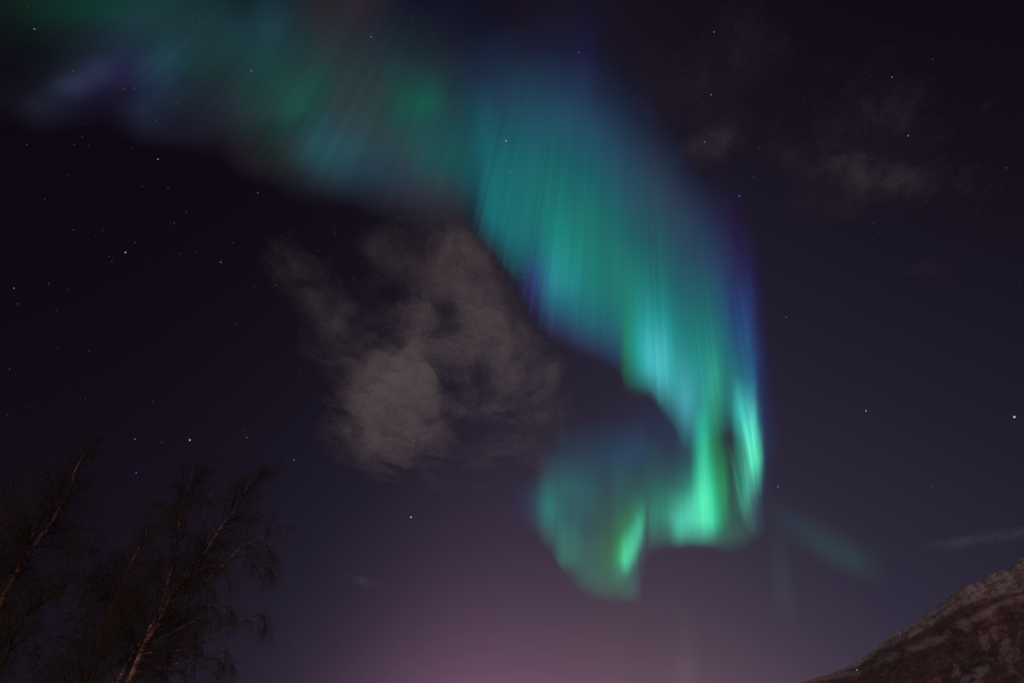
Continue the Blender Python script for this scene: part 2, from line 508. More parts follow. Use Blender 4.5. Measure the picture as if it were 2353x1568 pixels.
    d = T * .8 + rng.normal(0, .45, (n2, 3)) + np.array([0, 0, .12])
    L2 = np.clip(le[b] * .42 * rng.uniform(.5, 1.2, n2), .15, 1.0)
    SP = grow(pos, d, L2, 6, np.full(n2, .28), .12, rng)
    V2, F2 = tubes(SP, np.full((n2, 1), .0048) * (1 - .5 * np.linspace(0, 1, 6))[None], 3)
    # fine hanging twigs
    b, t, pos, T = pick(SP, ntw, L2)
    b_h = pos[:, 2]
    topz = max(q[:, 2].max() for q, _, _ in allp)
    rel = np.clip((topz - b_h) / 2.2, 0, 1)
    d = T * .7 + rng.normal(0, .4, (ntw, 3)) + np.array([0, 0, .25]) * (1 - rel)[:, None]
    L3 = rng.uniform(tw_len[0], tw_len[1], ntw) * (.55 + .45 * rel)
    TP = grow(pos, d, L3, 6, droop_tw * (.12 + .88 * rel) * rng.uniform(.5, 1.2, ntw), .07, rng)
    V3, F3 = tubes(TP, np.full((ntw, 1), tw_r) * (1 - .45 * np.linspace(0, 1, 6))[None], 3)
    V = np.concatenate([V1, V2, V3]); F = np.concatenate([F1, F2 + len(V1), F3 + len(V1) + len(V2)])
    mesh_obj("crown", V, F, twig_mat, root, origin=base_pt)
    return root

make_tree("birch_tree", "tall birch with a bright reddish white trunk, nearest the open sky", 19.0,
    [([(296, 1564), (310, 1532), (323, 1497), (339, 1464), (362, 1434), (379, 1393), (396, 1363), (410, 1349), (425, 1334), (444, 1309), (469, 1274), (485, 1243), (499, 1225), (516, 1198), (544, 1163), (556, 1135), (577, 1108), (584, 1094)], .115, .008, 0),
     ([(268, 1568), (291, 1530), (312, 1490), (334, 1462), (356, 1425), (378, 1372), (386, 1326), (397, 1295), (404, 1250), (407, 1217), (412, 1190), (423, 1144), (437, 1104), (449, 1082)], .085, .007, .5)],
    [([(396, 1363), (412, 1336), (430, 1312), (450, 1286), (475, 1258), (488, 1238)], .045, 0, .15),
     ([(354, 1445), (387, 1416), (414, 1391), (437, 1366), (475, 1334), (506, 1305), (536, 1282)], .034, 0, -.6),
     ([(444, 1322), (473, 1300), (507, 1298), (556, 1291), (592, 1296), (602, 1318)], .022, 0, -.9),
     ([(470, 1332), (499, 1310), (521, 1288), (547, 1260), (568, 1248), (596, 1240), (618, 1248), (624, 1268)], .024, -.5, -1.4),
     ([(572, 1248), (596, 1236), (620, 1222), (637, 1213), (648, 1226)], .014, -1.2, -1.7),
     ([(390, 1396), (410, 1391), (444, 1389), (490, 1387), (520, 1386), (532, 1398)], .018, 0, .7),
     ([(336, 1480), (362, 1468), (394, 1453), (425, 1436), (464, 1416), (492, 1408), (504, 1418)], .022, 0, -.8),
     ([(330, 1500), (380, 1498), (430, 1488), (464, 1478), (498, 1458), (527, 1435), (556, 1430), (579, 1413), (596, 1407), (605, 1426)], .026, 0, -1.6),
     ([(318, 1512), (345, 1520), (387, 1512), (430, 1500), (483, 1493), (521, 1489), (542, 1500)], .022, 0, .9),
     ([(305, 1545), (345, 1535), (395, 1528), (450, 1508), (500, 1516), (530, 1524)], .024, 0, -1.2),
     ([(298, 1562), (340, 1556), (390, 1538), (440, 1536), (490, 1528)], .022, 0, .5),
     ([(330, 1490), (318, 1440), (312, 1410), (300, 1392)], .016, 0, .8),
     ([(420, 1196), (445, 1170), (470, 1150), (500, 1120)], .014, .5, .9)],
    240, 12500, birch, 3, Lbr=(1.2, 1.1), tw_len=(.25, .9), limb_bark=birch_dim)

make_tree("birch_tree", "slender dim red birch just left of the brightest trunk", 21.5,
    [([(203, 1568), (215, 1545), (231, 1474), (246, 1445), (254, 1412), (265, 1382), (281, 1338), (294, 1305), (315, 1268), (324, 1250), (335, 1225), (346, 1200)], .12, .008, 0)],
    [([(250, 1428), (272, 1400), (288, 1380), (300, 1345)], .03, 0, .6),
     ([(238, 1462), (262, 1440), (275, 1412), (285, 1392)], .026, 0, -.5),
     ([(281, 1338), (270, 1300), (262, 1262), (252, 1235)], .024, 0, -.8),
     ([(254, 1412), (236, 1380), (228, 1345), (215, 1320)], .022, 0, .8)],
    120, 6000, birch_dim, 5, Lbr=(1.3, .8), tw_len=(.25, .85), limb_bark=unlit_bark)

make_tree("birch_tree", "birch at the left edge with a faint red twin trunk, tallest crown", 17.0,
    [([(-18, 1415), (2, 1380), (15, 1363), (29, 1330), (52, 1292), (78, 1255), (102, 1222), (122, 1193), (137, 1165), (153, 1140), (167, 1091), (182, 1061), (198, 1036), (214, 1014)], .10, .007, 0),
     ([(29, 1330), (48, 1290), (60, 1262), (69, 1240), (88, 1208), (106, 1183), (118, 1150), (126, 1115)], .055, .006, .5)],
    [([(137, 1165), (165, 1140), (190, 1110), (222, 1085)], .02, 0, .5),
     ([(160, 1125), (178, 1100), (205, 1060), (232, 1030)], .02, 0, -.4),
     ([(95, 1235), (130, 1240), (158, 1226), (185, 1222)], .02, 0, -.8),
     ([(60, 1288), (100, 1268), (140, 1246), (170, 1236)], .02, 0, .6)],
    120, 6500, birch_dim, 9, Lbr=(1.1, .95), tw_len=(.25, .8), limb_bark=unlit_bark)

make_tree("birch_tree", "dark bushy birch cut off by the left edge", 20.0,
    [([(-60, 1400), (-30, 1330), (-8, 1260), (10, 1190), (22, 1130), (34, 1085), (38, 1055)], .09, .007, 0),
     ([(-40, 1380), (-10, 1320), (10, 1280), (30, 1240), (44, 1190), (58, 1150)], .06, .006, .4)],
    [], 95, 5000, unlit_bark, 12, Lbr=(1.5, .4), tw_len=(.3, .9))

make_tree("bare_tree", "thin black bare sapling forking in front of the red birch", 12.5,
    [([(199, 1568), (198, 1520), (198, 1476), (197, 1440), (198, 1408), (200, 1374), (206, 1350)], .035, .004, 0)],
    [([(197, 1461), (190, 1440), (173, 1411), (157, 1391), (134, 1370), (118, 1362)], .02, 0, -.3),
     ([(198, 1478), (178, 1474), (154, 1465), (130, 1460), (107, 1458), (86, 1464)], .02, 0, .3),
     ([(224, 1568), (226, 1510), (224, 1460), (222, 1420), (212, 1390)], .018, .2, .4),
     ([(198, 1420), (206, 1400), (212, 1375), (222, 1350)], .012, 0, .3)],
    26, 700, unlit_bark, 21, Lbr=(.7, .2), tw_len=(.12, .35), br_from=.45, tw_r=.0022)

make_tree("bare_tree", "small black bare tree with many thin stems, low at the left", 11.5,
    [([(154, 1568), (154, 1535), (148, 1505), (146, 1490), (152, 1470), (160, 1455)], .028, .004, 0),
     ([(185, 1568), (182, 1555), (173, 1512), (165, 1485), (160, 1466)], .022, .004, .3),
     ([(120, 1568), (108, 1535), (95, 1515), (84, 1500)], .022, .004, -.2),
     ([(82, 1568), (78, 1545), (76, 1520), (80, 1495)], .016, .004, .2)],
    [([(110, 1540), (112, 1520), (116, 1500)], .01, 0, .1)],
    36, 1000, unlit_bark, 25, Lbr=(.55, .2), tw_len=(.12, .4), br_from=.55, tw_r=.0022)

make_tree("bare_tree", "black leaning tree whose bough slants over the lower left corner", 11.0,
    [([(-20, 1568), (0, 1531), (17, 1500), (38, 1432), (58, 1414), (77, 1401), (119, 1368), (150, 1345), (176, 1325)], .05, .005, 0)],
    [([(38, 1440), (36, 1410), (50, 1380), (60, 1350)], .018, 0, .4),
     ([(60, 1413), (75, 1385), (98, 1358), (120, 1340)], .016, 0, -.4),
     ([(20, 1492), (10, 1465), (16, 1430), (14, 1400)], .016, 0, .3),
     ([(119, 1368), (150, 1322), (172, 1298), (196, 1290)], .016, 0, .3)],
    48, 1700, unlit_bark, 31, Lbr=(.8, .25), tw_len=(.15, .5), br_from=.3, tw_r=.0024)

# ------------------------------------------------------------------ aurora
am, an_, al = new_mat("aurora_glow")
aat = nd(an_, 'ShaderNodeAttribute', attribute_name='glow')
aem = nd(an_, 'ShaderNodeEmission'); al.new(aat.outputs['Color'], aem.inputs[0]); aem.inputs[1].default_value = 1.0
atr = nd(an_, 'ShaderNodeBsdfTransparent')
aad = nd(an_, 'ShaderNodeAddShader'); al.new(aem.outputs[0], aad.inputs[0]); al.new(atr.outputs[0], aad.inputs[1])
aou = nd(an_, 'ShaderNodeOutputMaterial'); al.new(aad.outputs[0], aou.inputs[0])
am.cycles.emission_sampling = 'NONE'
am.use_backface_culling = False

ALT = 10000.0          # altitude of the lower border of the light

def pchip(x, Y, xn):
    """monotone cubic along axis 0"""
    h = np.diff(x); dl = np.diff(Y, axis=0) / h.reshape(-1, *([1] * (Y.ndim - 1)))
    m = np.zeros_like(Y)
    s = np.sign(dl[:-1]) * np.sign(dl[1:]) > 0
    m[1:-1] = np.where(s, 2 * dl[:-1] * dl[1:] / (dl[:-1] + dl[1:] + 1e-12 * (np.abs(dl[:-1] + dl[1:]) < 1e-12)), 0)
    m[0], m[-1] = dl[0], dl[-1]
    i = np.clip(np.searchsorted(x, xn) - 1, 0, len(x) - 2)
    sh = (-1,) + (1,) * (Y.ndim - 1)
    t = ((xn - x[i]) / h[i]).reshape(sh); H = h[i].reshape(sh)
    return (Y[i] * (1 + 2 * t) * (1 - t) ** 2 + H * m[i] * t * (1 - t) ** 2 + Y[i + 1] * t * t * (3 - 2 * t) + H * m[i + 1] * t * t * (t - 1))

def blur(A, s, axis):
    if s <= 0: return A
    w = int(s * 3) + 1
    k = np.exp(-.5 * (np.arange(-w, w + 1) / s) ** 2); k /= k.sum()
    pad = [(0, 0)] * A.ndim; pad[axis] = (w, w)
    P = np.pad(A, pad, mode='edge')
    out = np.zeros_like(A)
    for j, kk in enumerate(k):
        sl = [slice(None)] * A.ndim; sl[axis] = slice(j, j + A.shape[axis])
        out += kk * P[tuple(sl)]
    return out

aurora = empty("aurora", (0, 30000, ALT))
tag(aurora, "green and teal northern lights curtain sweeping down into a bright hook", "aurora")
AUR_O = np.array([0, 30000.0, ALT])

def ribbon(name, stations, upf, amp=.12, freq=(14, 5), seed=0, per=14, m=110, bs=2.0, bt=2.0, fade_top=True, label=None, cols=False, gain=1.0, mint=0.0, tl=.45, top=.06, side=1.0):
    """stations: (x, y of the lower border, [(y, seen colour or None)...]); upf(x, y) -> a point the rays rise towards"""
    stations = [(q[0], q[1], [(y, c if c is None else (c[0], c[1], c[2] + mint * max(0, c[1] - 100))) for y, c in q[2]]) for q in stations]
    n0 = len(stations)
    low = np.array([s[:2] for s in stations], float)
    upp = np.array([upf(*s[:2]) for s in stations], float)
    tt = np.linspace(0, 1, m)
    G = np.zeros((n0, m, 3))
    for k, s in enumerate(stations):
        y = low[k, 1] + (upp[k, 1] - low[k, 1]) * tt
        x = low[k, 0] + (upp[k, 0] - low[k, 0]) * tt
        if not s[2]:
            continue
        ys = np.array([q[0] for q in s[2]], float)
        sk = sky_lin(ray(x, y))
        xs_at = np.interp(ys[::-1], y[::-1], x[::-1])[::-1]
        cs = np.array([np.zeros(3) if q[1] is None else np.maximum(lin(q[1]) - sky_lin(ray(xa, q[0])), 0) for q, xa in zip(s[2], xs_at)])
        o = np.argsort(ys)
        yy, cc = ys[o], cs[o]
        G[k] = np.stack([np.interp(y, yy, cc[:, c]) for c in range(3)], 1)
    ar = np.concatenate([[0], np.cumsum(np.linalg.norm(np.diff(low, axis=0), axis=1))])
    n = n0 * per
    sn = np.linspace(0, ar[-1], n)
    Gf = np.maximum(pchip(ar, G.reshape(n0, -1), sn).reshape(n, m, 3), 0)
    L = pchip(ar, low, sn); U = pchip(ar, upp, sn)
    if cols:           # stations list what is seen straight above x; the rays lean, so look every vertex up
        T1 = tt[None, :]
        VX = L[:, None, 0] + (U - L)[:, None, 0] * T1; VY = L[:, None, 1] + (U - L)[:, None, 1] * T1
        o = np.argsort(low[:, 0]); cx = low[o, 0]
        yg = np.arange(-80, 1720, 4.0)
        Tb = np.zeros((n0, len(yg), 3))
        for r_, k in enumerate(o):
            if not stations[k][2]: continue
            q = sorted(stations[k][2], key=lambda e: e[0])
            cc = np.array([np.zeros(3) if e[1] is None else np.maximum(lin(e[1]) - sky_lin(ray(cx[r_], e[0])), 0) for e in q])
            Tb[r_] = np.stack([np.interp(yg, [e[0] for e in q], cc[:, c]) for c in range(3)], 1)
        xg = np.arange(cx[0], cx[-1] + 2, 2.0)
        Tx = np.maximum(pchip(cx, Tb.reshape(n0, -1), xg).reshape(len(xg), len(yg), 3), 0)
        fx = np.clip((VX - xg[0]) / 2, 0, len(xg) - 1.001); fy = np.clip((VY + 80) / 4, 0, len(yg) - 1.001)
        i0, j0 = fx.astype(int), fy.astype(int); fx, fy = (fx - i0)[..., None], (fy - j0)[..., None]
        Gf = (Tx[i0, j0] * (1 - fx) + Tx[i0 + 1, j0] * fx) * (1 - fy) + (Tx[i0, j0 + 1] * (1 - fx) + Tx[i0 + 1, j0 + 1] * fx) * fy
    Gf = blur(blur(Gf, bs, 0), bt, 1) * gain
    S2, T2 = np.meshgrid(sn, tt, indexing='ij')
    nz1 = fbm(S2 / freq[0] + seed * 31.7, T2 * tl + seed, 3) - .5
    nz2 = fbm(S2 / freq[1] + seed * 11.7, T2 * tl * 1.3 + seed + 40, 2) - .5
    body = np.exp(-((T2 - .25) / .35) ** 2)
    Gf *= np.clip(1 + (2.2 * amp * nz1 + 1.3 * amp * nz2) * (.35 + .65 * body), .2, 2)[..., None]
    end = np.clip(np.minimum(T2 / .03, (1 - T2) / top if fade_top else 1), 0, 1) * sstep(0, 1, S2 / side) * sstep(0, 1, (ar[-1] - S2) / 1.0)
    Gf *= end[..., None]
    X = L[:, None, 0] + (U - L)[:, None, 0] * T2; Y = L[:, None, 1] + (U - L)[:, None, 1] * T2
    D = ray(X, Y)
    rh = ALT / (D[:, 0, 2] / np.hypot(D[:, 0, 0], D[:, 0, 1]))
    rh = blur(np.minimum(rh, 80000.0)[:, None], 3, 0)
    Pp = CAM + D * (rh / np.hypot(D[..., 0], D[..., 1]))[..., None]
    col = np.concatenate([Gf, np.ones((n, m, 1))], -1)
    o = mesh_obj(name, Pp.reshape(-1, 3), grid_faces(n, m), am, aurora, attrs={'glow': ('FLOAT_COLOR', col.reshape(-1, 4))}, origin=AUR_O)
    if label: o['label'] = label
    return o

N = None
def vp_up(frac):
    def f(x, y):
        return x + (1430 - x) * frac, y + (-950 - y) * frac
    return f
def vp_to_y(ytop):
    def f(x, y):
        k = (y - ytop) / (y + 950)
        return x + (1430 - x) * k, ytop
    return f

# the broad teal curtain from the middle of the picture to its right border
ribbon("curtain", [
 (900, 545, []), (980, 545, []), (1035, 550, []),
 (1085, 552, [(548, N), (500, (28, 36, 50)), (430, (22, 52, 62)), (340, (18, 44, 56)), (250, (18, 34, 50)), (170, (17, 22, 40)), (90, N)]),
 (1130, 592, [(588, N), (555, (28, 62, 74)), (500, (22, 104, 110)), (414, (18, 102, 106)), (320, (26, 88, 96)), (240, (33, 60, 76)), (170, (27, 36, 54)), (60, N)]),
 (1180, 655, [(650, N), (605, (30, 72, 84)), (540, (22, 108, 112)), (420, (16, 105, 106)), (320, (28, 86, 98)), (206, (34, 58, 78)), (130, (28, 34, 54)), (40, N)]),
 (1225, 745, [(735, N), (700, (42, 35, 70)), (640, (48, 60, 112)), (575, (25, 100, 112)), (500, (15, 113, 109)), (400, (15, 105, 105)), (300, (32, 84, 100)), (206, (34, 58, 80)), (120, (27, 30, 52)), (20, N)]),
 (1285, 800, [(795, N), (760, (48, 40, 78)), (705, (36, 98, 120)), (640, (40, 140, 138)), (560, (20, 132, 120)), (460, (14, 112, 106)), (360, (25, 92, 100)), (275, (35, 78, 98)), (200, (32, 54, 78)), (120, (26, 29, 52)), (0, N)]),
 (1350, 828, [(822, N), (790, (46, 52, 84)), (737, (30, 98, 112)), (660, (25, 120, 116)), (598, (14, 122, 108)), (500, (14, 112, 104)), (400, (26, 92, 102)), (300, (36, 74, 96)), (220, (30, 46, 70)), (120, (26, 24, 48)), (0, N)]),
 (1420, 865, [(855, N), (820, (42, 60, 86)), (760, (28, 100, 110)), (680, (18, 118, 106)), (600, (18, 115, 104)), (500, (24, 98, 102)), (400, (38, 80, 98)), (320, (36, 62, 86)), (240, (28, 38, 60)), (150, N)]),
 (1437, 905, [(900, N), (880, (28, 60, 58)), (840, (25, 98, 76)), (780, (24, 125, 100)), (700, (20, 120, 106)), (640, (15, 120, 105)), (550, (26, 98, 100)), (450, (38, 80, 96)), (360, (36, 64, 86)), (260, (28, 38, 60)), (170, N)]),
 (1460, 915, [(908, N), (880, (36, 80, 75)), (840, (34, 140, 125)), (790, (36, 150, 135)), (720, (28, 135, 122)), (640, (18, 118, 105)), (550, (30, 92, 98)), (450, (40, 78, 95)), (380, (38, 64, 85)), (280, (28, 36, 58)), (190, N)]),
 (1492, 920, [(912, N), (888, (45, 92, 98)), (850, (64, 184, 176)), (800, (66, 182, 177)), (740, (40, 155, 148)), (660, (24, 118, 110)), (560, (36, 88, 98)), (450, (44, 72, 90)), (380, (40, 58, 78)), (300, (28, 34, 54)), (210, N)]),
 (1520, 955, [(945, N), (915, (50, 108, 114)), (865, (74, 190, 186)), (810, (74, 187, 182)), (740, (38, 150, 142)), (660, (26, 112, 108)), (560, (38, 84, 96)), (460, (46, 68, 86)), (380, (38, 48, 68)), (280, N)]),
 (1545, 990, [(978, N), (940, (50, 100, 108)), (890, (60, 160, 158)), (830, (52, 162, 155)), (760, (32, 138, 130)), (670, (28, 100, 106)), (560, (40, 78, 94)), (460, (44, 60, 80)), (360, (29, 34, 54)), (290, N)]),
 (1575, 1045, [(1030, N), (980, (54, 108, 118)), (921, (75, 168, 172)), (860, (55, 155, 150)), (790, (30, 130, 122)), (700, (26, 104, 108)), (600, (38, 78, 96)), (500, (44, 62, 84)), (400, (29, 31, 54)), (330, N)]),
 (1610, 1060, [(1045, N), (990, (44, 110, 105)), (929, (52, 145, 138)), (850, (42, 148, 138)), (780, (26, 126, 116)), (700, (28, 100, 106)), (600, (42, 72, 96)), (500, (38, 50, 76)), (400, N)]),
 (1640, 1030, [(1020, N), (985, (44, 84, 82)), (941, (50, 138, 114)), (860, (54, 160, 132)), (800, (28, 130, 116)), (720, (30, 100, 112)), (620, (42, 70, 100)), (520, (38, 43, 74)), (420, N)]),
 (1670, 1010, [(1000, N), (965, (42, 90, 92)), (921, (40, 122, 116)), (860, (30, 115, 112)), (800, (32, 105, 118)), (720, (40, 78, 118)), (620, (42, 55, 92)), (520, (36, 34, 64)), (420, N)]),
 (1692, 1020, [(1010, N), (975, (44, 105, 105)), (935, (50, 140, 134)), (880, (42, 118, 126)), (820, (38, 95, 122)), (737, (38, 66, 116)), (620, (42, 38, 80)), (520, (33, 24, 54)), (420, N)]),
 (1716, 1040, [(1025, N), (970, (40, 84, 106)), (880, (40, 100, 124)), (800, (40, 84, 120)), (700, (42, 58, 106)), (600, (38, 30, 68)), (480, N)]),
 (1742, 1050, [(1040, N), (970, (40, 54, 84)), (900, (38, 54, 90)), (820, (38, 50, 92)), (740, (38, 34, 72)), (640, (32, 24, 54)), (540, N)]),
 (1766, 1080, [(1070, N), (985, (42, 44, 74)), (900, (35, 35, 62)), (820, (32, 29, 52)), (740, N)]),
 (1795, 1090, []), (1850, 1095, []), (1920, 1100, []), (2000, 1100, [])],
 vp_to_y(-20), amp=.14, freq=(26, 7), seed=1, per=22, m=130, bt=3, cols=True, mint=.15)

# narrow rays standing along the lower border of the broad curtain
def streak(x, y0, y1, w, col, lean=None):
    f = vp_to_y(y1)
    mid = (y0 * .62 + y1 * .38)
    return ribbon("ray", [(x - w, y0 - w * .3, []), (x, y0, [(y0 - 2, N), (mid + (y0 - mid) * .5, col), (mid, col), (y1 + 4, N)]), (x + w, y0 + w * .3, [])], f, amp=.05, seed=x, per=8, m=40, bs=2.6, bt=4, gain=.36)
for x, y0, y1, w, col in ((1084, 540, 330, 7, (30, 56, 74)), (1096, 560, 360, 6, (34, 66, 84)), (1118, 590, 400, 7, (30, 62, 76)), (1152, 640, 470, 7, (32, 60, 78)), (1170, 670, 520, 6, (30, 52, 68)),
                          (1199, 705, 560, 6, (32, 50, 72)), (1216, 735, 560, 6, (44, 58, 98)), (1240, 760, 560, 9, (42, 60, 94)), (1262, 780, 600, 8, (42, 58, 94)), (1289, 690, 470, 14, (44, 74, 80)),
                          (1310, 720, 560, 16, (40, 62, 72)), (1366, 770, 590, 12, (34, 52, 60)), (1640, 975, 800, 14, (42, 78, 66)), (1488, 905, 690, 9, (48, 82, 86)), (1517, 930, 700, 11, (50, 80, 84)), (1579, 1000, 850, 10, (48, 72, 78))):
    streak(x, y0, y1, w, col)

# the bright ray at the right border
def up_right(x, y):
    return x - (x - 1640) * .38 - 14, y - 380
ribbon("curtain", [
 (1680, 1180, []),
 (1700, 1195, [(1190, N), (1160, (52, 82, 82)), (1100, (48, 105, 92)), (1020, (52, 125, 112)), (950, (58, 150, 134)), (915, (52, 125, 116)), (860, N)]),
 (1716, 1222, [(1216, N), (1185, (58, 88, 88)), (1140, (70, 146, 128)), (1102, (74, 165, 142)), (1040, (76, 178, 146)), (985, (80, 200, 168)), (930, (66, 150, 140)), (880, (40, 70, 80)), (830, N)]),
 (1730, 1240, [(1232, N), (1205, (58, 60, 78)), (1150, (62, 92, 96)), (1100, (74, 165, 140)), (1060, (90, 228, 172)), (1015, (93, 234, 186)), (970, (86, 208, 176)), (915, (58, 120, 120)), (860, (36, 60, 74)), (800, N)]),
 (1743, 1205, [(1195, N), (1140, (56, 64, 82)), (1090, (66, 150, 128)), (1055, (82, 200, 156)), (1015, (72, 165, 140)), (970, (46, 90, 96)), (910, (34, 42, 62)), (860, N)]),
 (1757, 1170, [(1160, N), (1090, (45, 48, 72)), (1040, (43, 48, 70)), (980, N)]),
 (1780, 1150, []), (1830, 1150, []), (1890, 1150, [])],
 up_right, amp=.2, freq=(7, 3), seed=5, per=16, bs=1.5, cols=True, mint=.08)
for x, y0, y1, w, a in ((1738, 1120, 880, 8, (60, 120, 108)), (1712, 1205, 1000, 7, (56, 96, 90)), (1728, 1060, 900, 8, (56, 100, 96))):
    ribbon("ray", [(x - w, y0, []), (x, y0, [(y0 - 4, N), (y0 * .65 + y1 * .35, a), (y1 + 6, N)]), (x + w, y0, [])], lambda x, y, y1=y1: (x - (y - y1) * .2, y1), amp=.05, seed=x, per=8, m=40, bs=1.2)

# the green hook: down the bright column, along the bottom fold and round into the dim curl
def up_hook(x, y):
    k = (y - 860) / (y + 950)
    return x + (1430 - x) * k * .8, 860
ribbon("curtain", [
 (1762, 1225, []),
 (1738, 1250, [(1244, N), (1215, (58, 66, 78)), (1150, (48, 58, 68)), (1060, N)]),
 (1706, 1268, [(1262, N), (1222, (58, 82, 82)), (1150, (48, 74, 73)), (1050, (46, 62, 66)), (960, N)]),
 (1680, 1276, [(1268, N), (1228, (60, 88, 85)), (1180, (52, 88, 80)), (1123, (44, 80, 74)), (1050, (42, 60, 63)), (985, N)]),
 (1664, 1276, [(1268, N), (1228, (60, 96, 88)), (1180, (42, 130, 90)), (1123, (22, 136, 82)), (1062, (26, 104, 74)), (1010, (36, 66, 64)), (950, N)]),
 (1649, 1270, [(1262, N), (1230, (60, 112, 94)), (1195, (48, 175, 112)), (1123, (30, 158, 96)), (1062, (20, 124, 80)), (1000, (20, 96, 76)), (930, N)]),
 (1633, 1264, [(1256, N), (1230, (68, 140, 112)), (1200, (80, 218, 146)), (1143, (76, 216, 140)), (1095, (56, 186, 118)), (1050, (34, 158, 102)), (1000, (24, 122, 88)), (940, (24, 70, 66)), (880, N)]),
 (1618, 1263, [(1255, N), (1228, (74, 160, 124)), (1195, (88, 230, 152)), (1143, (90, 236, 152)), (1095, (76, 214, 140)), (1040, (58, 192, 128)), (985, (40, 150, 108)), (930, (26, 80, 72)), (870, N)]),
 (1600, 1262, [(1254, N), (1226, (75, 164, 126)), (1192, (88, 222, 152)), (1143, (80, 216, 146)), (1100, (60, 182, 128)), (1050, (44, 150, 114)), (990, (34, 118, 100)), (930, N)]),
 (1585, 1262, [(1254, N), (1222, (76, 166, 130)), (1190, (86, 208, 153)), (1160, (79, 192, 142)), (1120, (50, 142, 116)), (1080, (38, 98, 94)), (1010, (40, 54, 66)), (940, N)]),
 (1563, 1264, [(1256, N), (1224, (74, 172, 134)), (1197, (79, 196, 148)), (1160, (66, 165, 125)), (1120, (48, 115, 102)), (1070, (44, 76, 86)), (990, N)]),
 (1540, 1266, [(1258, N), (1226, (64, 116, 104)), (1185, (66, 155, 122)), (1150, (55, 130, 108)), (1110, (46, 92, 92)), (1030, N)]),
 (1515, 1272, [(1262, N), (1228, (60, 98, 94)), (1180, (50, 128, 104)), (1140, (48, 112, 100)), (1100, (46, 86, 90)), (1020, N)]),
 (1497, 1278, [(1268, N), (1232, (62, 100, 96)), (1185, (57, 126, 104)), (1140, (50, 105, 96)), (1090, (46, 78, 86)), (1010, N)]),
 (1487, 1300, [(1290, N), (1240, (58, 76, 81)), (1190, (53, 106, 93)), (1145, (49, 101, 92)), (1085, (46, 77, 85)), (1005, N)]),
 (1478, 1340, [(1332, N), (1290, (65, 64, 78)), (1258, (66, 74, 84)), (1225, (68, 124, 106)), (1190, (62, 148, 110)), (1150, (50, 105, 90)), (1100, (46, 77, 85)), (1040, (44, 57, 76)), (965, N)]),
 (1468, 1392, [(1384, N), (1350, (70, 74, 84)), (1300, (66, 70, 82)), (1268, (67, 88, 92)), (1240, (74, 170, 122)), (1205, (72, 184, 126)), (1170, (52, 120, 98)), (1120, (48, 81, 86)), (1040, (44, 58, 77)), (960, N)]),
 (1453, 1392, [(1384, N), (1352, (70, 94, 90)), (1312, (67, 88, 90)), (1294, (70, 116, 104)), (1268, (82, 196, 136)), (1235, (72, 190, 124)), (1195, (46, 122, 92)), (1130, (48, 84, 87)), (1040, (44, 59, 78)), (960, N)]),
 (1437, 1392, [(1384, N), (1355, (70, 99, 91)), (1322, (68, 100, 94)), (1308, (76, 160, 118)), (1290, (90, 220, 144)), (1258, (80, 204, 128)), (1215, (42, 130, 85)), (1160, (46, 92, 84)), (1105, (48, 82, 88)), (1040, (44, 60, 78)), (960, N)]),
 (1420, 1390, [(1382, N), (1345, (68, 98, 91)), (1312, (64, 122, 95)), (1280, (42, 152, 90)), (1230, (36, 115, 78)), (1160, (48, 90, 86)), (1105, (48, 82, 88)), (1040, (44, 60, 78)), (960, N)]),
 (1395, 1388, [(1380, N), (1348, (67, 97, 90)), (1300, (56, 105, 88)), (1256, (45, 102, 78)), (1190, (50, 84, 82)), (1090, (48, 70, 82)), (1040, (44, 58, 77)), (960, N)]),
 (1350, 1376, [(1368, N), (1330, (64, 94, 93)), (1270, (58, 98, 92)), (1210, (54, 84, 88)), (1130, (48, 90, 96)), (1050, (45, 62, 80)), (960, N)]),
 (1300, 1326, [(1318, N), (1280, (54, 110, 100)), (1230, (54, 108, 102)), (1180, (52, 92, 96)), (1110, (48, 92, 96)), (1050, (45, 60, 78)), (970, N)]),
 (1260, 1270, [(1262, N), (1220, (52, 92, 97)), (1170, (48, 117, 112)), (1130, (48, 102, 102)), (1085, (48, 70, 84)), (1030, N)]),
 (1226, 1238, [(1228, N), (1185, (50, 66, 80)), (1140, (48, 66, 80)), (1085, N)]),
 (1190, 1226, [(1218, N), (1180, (46, 45, 66)), (1140, (44, 44, 66)), (1090, N)]), (1150, 1215, [])],
 up_hook, amp=.09, freq=(18, 6), seed=9, per=16, bs=2.0, bt=2.0, cols=True, mint=.22)

# dim teal light inside the hook
ribbon("veil", [
 (1340, 1120, []),
 (1430, 1110, [(1100, N), (1042, (45, 50, 73)), (980, (40, 42, 63)), (900, N)]),
 (1500, 1090, [(1080, N), (1025, (45, 56, 77)), (965, (41, 47, 69)), (890, N)]),
 (1555, 1090, [(1080, N), (1020, (44, 54, 75)), (960, (40, 48, 70)), (900, N)]),
 (1610, 1060, [])],
 vp_to_y(830), amp=.05, freq=(40, 20), seed=13, bs=5, bt=4)

